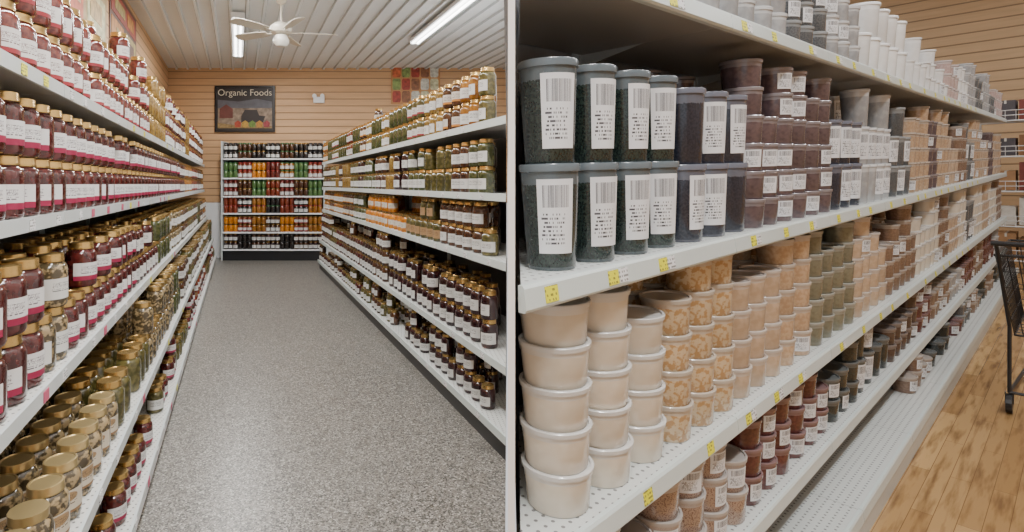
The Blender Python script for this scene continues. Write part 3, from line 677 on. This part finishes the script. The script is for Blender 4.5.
# ------------------------------------------------------------------ tubs
tubs=[]
TT={'dkgreen':'tall clear tub of dark green herbs with barcode label','navy':'clear plastic tub of dark blue seeds','slate':'clear plastic tub of grey seeds','plum':'clear plastic tub of plum brown powder','flour':'clear plastic tub of cream flour',
'almond':'clear plastic tub of sliced almonds','beige':'clear plastic tub of beige powder','tan':'clear plastic tub of tan meal','olive':'clear plastic tub of olive green powder','rust':'clear plastic tub of rust red spice','speck':'clear plastic tub of speckled seasoning',
'brown':'clear plastic tub of brown spice','cocoa':'clear plastic tub of cocoa powder','white':'white plastic tub with white lid','pink':'clear plastic tub of pale pink sugar','black':'clear plastic tub of black herbs','clear':'empty-looking clear grey plastic tub'}
def runT(tf,h,table,s1,group,rows=2,clear=0.6,s0=None,gap=0.008):
    A,B,Cc=coef(h); nn=math.hypot(A,B)
    for r in range(rows):
        prev=None; s=0
        while s<s1-0.07:
            cur=max(s,0.9)
            for lim,val in table:
                if cur<lim: break
            cc,shape,st,sc,lb,skip=val
            if isinstance(cc,list): cc=random.choice(cc)
            sr,sv=sc if isinstance(sc,tuple) else (sc,sc)
            hh=SH[shape][3]*sv
            t=tf+0.018+0.066*1.04+r*0.142 if sr<1.15 else tf+0.018+0.066*sr+r*0.132*sr
            gp=gap+(0.010 if shape=='tall' else 0)+(0 if s<2.2 else random.uniform(0.004,0.034))
            if prev is None:
                s=(0.067*sr*nn-Cc-B*t)/A+0.002
                if s0: s=max(s,s0+r*0.03)
            else:
                s+=0.0645*(prev+sr)+gp
            prev=sr
            if s>s1-0.07: break
            if t+0.0655*sr>TB-0.032: continue
            if not(r==0 and random.random()<skip):
                n=st if isinstance(st,int) else random.choice(st)
                n=max(1,min(n,int(clear/hh)))
                rot=math.radians(-114+random.uniform(-14,14))
                jt=random.uniform(-.001,.004)
                for k in range(n):
                    has = lb and (random.random()<lb)
                    tubs.append(dict(shape=shape,p=(s+random.uniform(-.0015,.0015),t+jt+random.uniform(-.0015,.0015),h+0.0005+k*hh),rot=rot+random.uniform(-.15,.15),sr=sr,sh=sv,body=T[cc][0],lid=T[cc][1],
                        lab=L['bar'] if has else None,text=TT[cc]+(', stacked' if n>1 else ''),group=group,w=1.0 if r==0 else (0.55 if k==n-1 else 0.35)))
S2=[(1.46,('dkgreen','tall',2,(1.02,1.32),1.0,0)),(1.80,('navy','tall',2,(1.06,1.26),0.7,0)),(2.5,('plum','short',(4,5,6),1.0,0.55,0)),(2.75,('plum','short',(4,5,6),1.0,0.3,0)),(3.2,('navy','tall',(2,),(1,1.15),0.9,0.0)),(3.8,('clear','tall',(2,3,2),(0.95,1.1),0.6,0.0)),(4.3,('slate','tall',(2,3),1,0.3,0.0))]+blocks([('tan','short',(4,5,6),1,.1,0.0),('brown','short',(4,5,6),1,.1,0.0),('navy','tall',(2,3),1,.4,0.05),('plum','short',(3,4,5),1,.1,0.0),('beige','short',(4,5,3),1,.1,0.0),('slate','tall',(2,3),1,.4,0.05)],4.3,10,0.4,0.8,31)
runT(0.65,-0.218,S2,SE,'tubs on the eye-level spice shelf',3,0.60)
S3=[(1.32,('flour','short',(5,5,4),(1.22,0.99),0.0,0)),(1.76,('almond','short',(4,5,5),1.04,0.0,0)),(2.15,('beige','short',(4,5),1.0,0.0,0)),(2.5,('tan','short',(4,5),1.0,0.2,0)),(3.05,('olive','short',(4,5),1.0,0.0,0)),(3.7,('beige','short',(3,4,5),1.0,0.1,0)),(4.5,('brown','short',(3,4,5),1.0,0.1,0))]+blocks([('flour','short',(3,4,5),1,.1,0),('brown','short',(4,5,3),1,.1,0),('clear','short',(2,3,5),1,.1,0),('beige','short',(3,5),1,.1,0),('slate','tall',(2,1),1,.4,0)],4.5,10,0.4,0.8,32)
runT(0.65,-0.743,S3,SE,'tubs on the middle spice shelf',3,0.485)
S4=[(1.75,('speck','short',(2,3),1.08,0.6,0)),(2.75,('rust','short',(3,3,2),1.0,0.5,0)),(3.2,('black','short',(2,3),1.0,0.4,0)),(3.8,('black','tall',(1,2),(1.0,0.95),0.5,0.0)),(4.6,('cocoa','short',(2,3),1.0,0.2,0.0))]+blocks([('olive','short',(2,3,1),1,.1,0),('brown','short',(3,2),1,.1,0.1),('clear','short',(2,3,1),1,.1,0.1),('slate','short',(2,3),1,.1,0),('rust','short',(2,3),1,.2,0)],4.6,10,0.4,0.8,33)
runT(0.65,-1.114,S4,SE,'tubs on the lower spice shelf',3,0.32)
S5=[(2.3,('tan','short',(1,),1,0.4,0.3))]
runT(0.62,-1.345,S5,2.3,'tubs on the bottom spice shelf',2,0.19)
S5=blocks([('slate','short',(1,2),0.98,.2,0.1),('black','short',(1,2),0.98,.2,0.15),('brown','short',(1,2),0.98,.2,0.15),('rust','short',(2,1),0.98,.2,0.15)],4.0,10,0.4,0.8,34)
runT(0.60,-1.345,S5,SE,'tubs on the bottom spice shelf',3,0.19,s0=4.1)
S1=[(2.3,('clear','short',(3,),1,0.2,0)),(2.75,('slate','short',(3,4),1,0.3,0)),(3.15,('clear','short',(3,4),1,0.2,0)),(4.3,('white','tall',(2,2,1),(1.32,1.08),0.0,0)),(4.9,('white','tall',(2,1),(1.1,0.95),0.0,0))]+blocks([('clear','short',(2,3,4),1.1,.1,0),('pink','short',(2,3,4),1.1,.1,0),('white','short',(1,2,3),1.1,.1,0),('slate','short',(2,3),1.1,.1,0)],4.9,10,0.4,0.8,35)
runT(0.65,0.420,S1,SE,'tubs on the top spice shelf',3,0.42,gap=0.012)
place(tubs,'plastic_tub','tub',MR,300,'many more stacked plastic tubs of spices on shelving','stocked_plastic_tubs')
# ------------------------------------------------------------------ end rack
RC=10.45
e=empty('wire_rack',MR@Matrix.Translation((RC,0.0,FH)))
g=Geo()
X0,X1,Y0,Y1=-0.3,0.3,-1.3,0.95
for x in (X0,X1):
    for y in (Y0,-0.2,Y1): g.tube((x,y,0),(x,y,2.4),0.016,8)
o=mk('post',g.v,g.f,[MAT['white']]); o.parent=e
wire=plain('white_wire',(0.75,0.75,0.75),0.3)
LV=[0.2,0.62,1.05,1.48,1.92]
for z in LV:
    g=Geo(); 
    for y in np.arange(Y0,Y1+0.01,0.1): g.tube((X0,y,z),(X1,y,z),0.004,5)
    for x in (X0,0,X1): g.tube((x,Y0,z-0.008),(x,Y1,z-0.008),0.010,5)
    for zz in (0.06,0.12): g.tube((X0,Y0,z+zz),(X0,Y1,z+zz),0.005,5)
    for y in np.arange(Y0,Y1+0.01,0.09): g.tube((X0,y,z),(X0,y,z+0.12),0.003,5)
    o=mk('wire_basket',g.v,g.f,[wire]); o.parent=e
top(e,'white wire rack with baskets near the end wall','store rack')
cm=[plain('carton_paper',cx,0.6,var=0.15,scale=20) for cx in ((0.30,0.15,0.07),(0.75,0.72,0.66),(0.10,0.09,0.10),(0.45,0.25,0.12),(0.25,0.06,0.05))]
cn=['brown','white','black','tan','dark red']
for li,z in enumerate(LV):
    y=Y0+0.1
    while y<Y1-0.15:
        i=random.choice([[0,3],[1,1,0],[1,0,3,4],[1,0,2],[2,4,1]][li]); hh=random.uniform(0.2,0.36)
        g=Geo().box(-0.2,0.2,0,0.17,0,hh).box(-0.202,0.202,0.075,0.095,hh-0.04,hh+0.001)
        o=mk('carton',g.v,g.f,[cm[i],cm[1]],mi=[0]*6+[1]*6,M=MR@Matrix.Translation((RC,y,FH+z+0.005)))
        top(o,cn[i]+' cardboard carton with taped top in wire rack','carton','cartons in the wire rack'); y+=0.2
# ------------------------------------------------------------------ shopping cart
e=empty('shopping_cart',MR@Matrix.Translation((5.15,0.085,FH)))
def cc(nm,g,mat=MAT['black']): o=mk(nm,g.v,g.f,[mat]); o.parent=e; return o
g=Geo()
def R4(z,w,l0,l1): return [(l0,-w,z),(l1,-w,z),(l1,w,z),(l0,w,z)]
botm=R4(0.45,0.20,-0.36,0.30); topm=R4(0.92,0.27,-0.46,0.42)
for ring,r in ((botm,0.006),(topm,0.008)):
    for i in range(4): g.tube(ring[i],ring[(i+1)%4],r,6)
for i in range(4):
    A1,A2=Vector(botm[i]),Vector(botm[(i+1)%4]); B1,B2=Vector(topm[i]),Vector(topm[(i+1)%4])
    n=12
    for k in range(n+1): g.tube(A1.lerp(A2,k/n),B1.lerp(B2,k/n),0.0025,5)
    for k in (0.2,0.4,0.6,0.8): g.tube(A1.lerp(B1,k),A2.lerp(B2,k),0.0025,5)
for k in range(9): g.tube(Vector(botm[0]).lerp(Vector(botm[1]),k/8),Vector(botm[3]).lerp(Vector(botm[2]),k/8),0.0025,5)
cc('basket',g)
g=Geo(); FR=0.009
for sy in (-1,1):
    g.tube((-0.40,0.22*sy,0.12),(0.34,0.18*sy,0.12),FR,8); g.tube((-0.40,0.22*sy,0.12),(-0.38,0.22*sy,0.5),FR,8); g.tube((-0.38,0.22*sy,0.5),(-0.56,0.26*sy,1.0),FR,8); g.tube((0.34,0.18*sy,0.12),(0.26,0.19*sy,0.46),FR,8)
g.tube((0.34,-0.18,0.12),(0.34,0.18,0.12),FR,8); g.tube((-0.40,-0.22,0.12),(-0.40,0.22,0.12),FR,8)
cc('frame',g); cc('handle',Geo().tube((-0.56,-0.28,1.0),(-0.56,0.28,1.0),0.014,12))
for (x,y) in ((-0.40,-0.22),(-0.40,0.22),(0.34,-0.18),(0.34,0.18)):
    g=Geo().tube((x,y-0.013,0.055),(x,y+0.013,0.055),0.055,18); g.box(x-0.010,x+0.010,y-0.018,y-0.014,0.055,0.12).box(x-0.010,x+0.010,y+0.014,y+0.018,0.055,0.12); cc('wheel',g)
top(e,'black wire shopping cart standing on the wood floor','shopping cart')
for s in (0.2,3.2,6.2,9.4):  # overhead strips, all unseen in this room, added to light the spice aisle
    fixture((s,-1.0,3.099),2.0,math.radians(90),M=MR,energy=70,col=(0.98,0.99,1))
fixture((9.5,3.2,3.099),2.0,math.radians(90),M=MR,energy=60,col=(0.98,0.99,1))  # another unseen strip, added at the far end for its light
# ------------------------------------------------------------------ world & camera
w=bpy.data.worlds.new('World'); bpy.context.scene.world=w; w.use_nodes=True
w.node_tree.nodes['Background'].inputs[0].default_value=(0.97,0.98,1,1); w.node_tree.nodes['Background'].inputs[1].default_value=0.95
cd=bpy.data.cameras.new('camera'); cd.sensor_width=36; cd.lens=560/1024*36; cd.shift_x=(512-400)/1024; cd.shift_y=(184-266)/1024; cd.clip_start=0.02
co=bpy.data.objects.new('camera',cd); link(co); co.location=(0,0,EYE); co.rotation_euler=(math.radians(90),0,0)
bpy.context.scene.camera=co
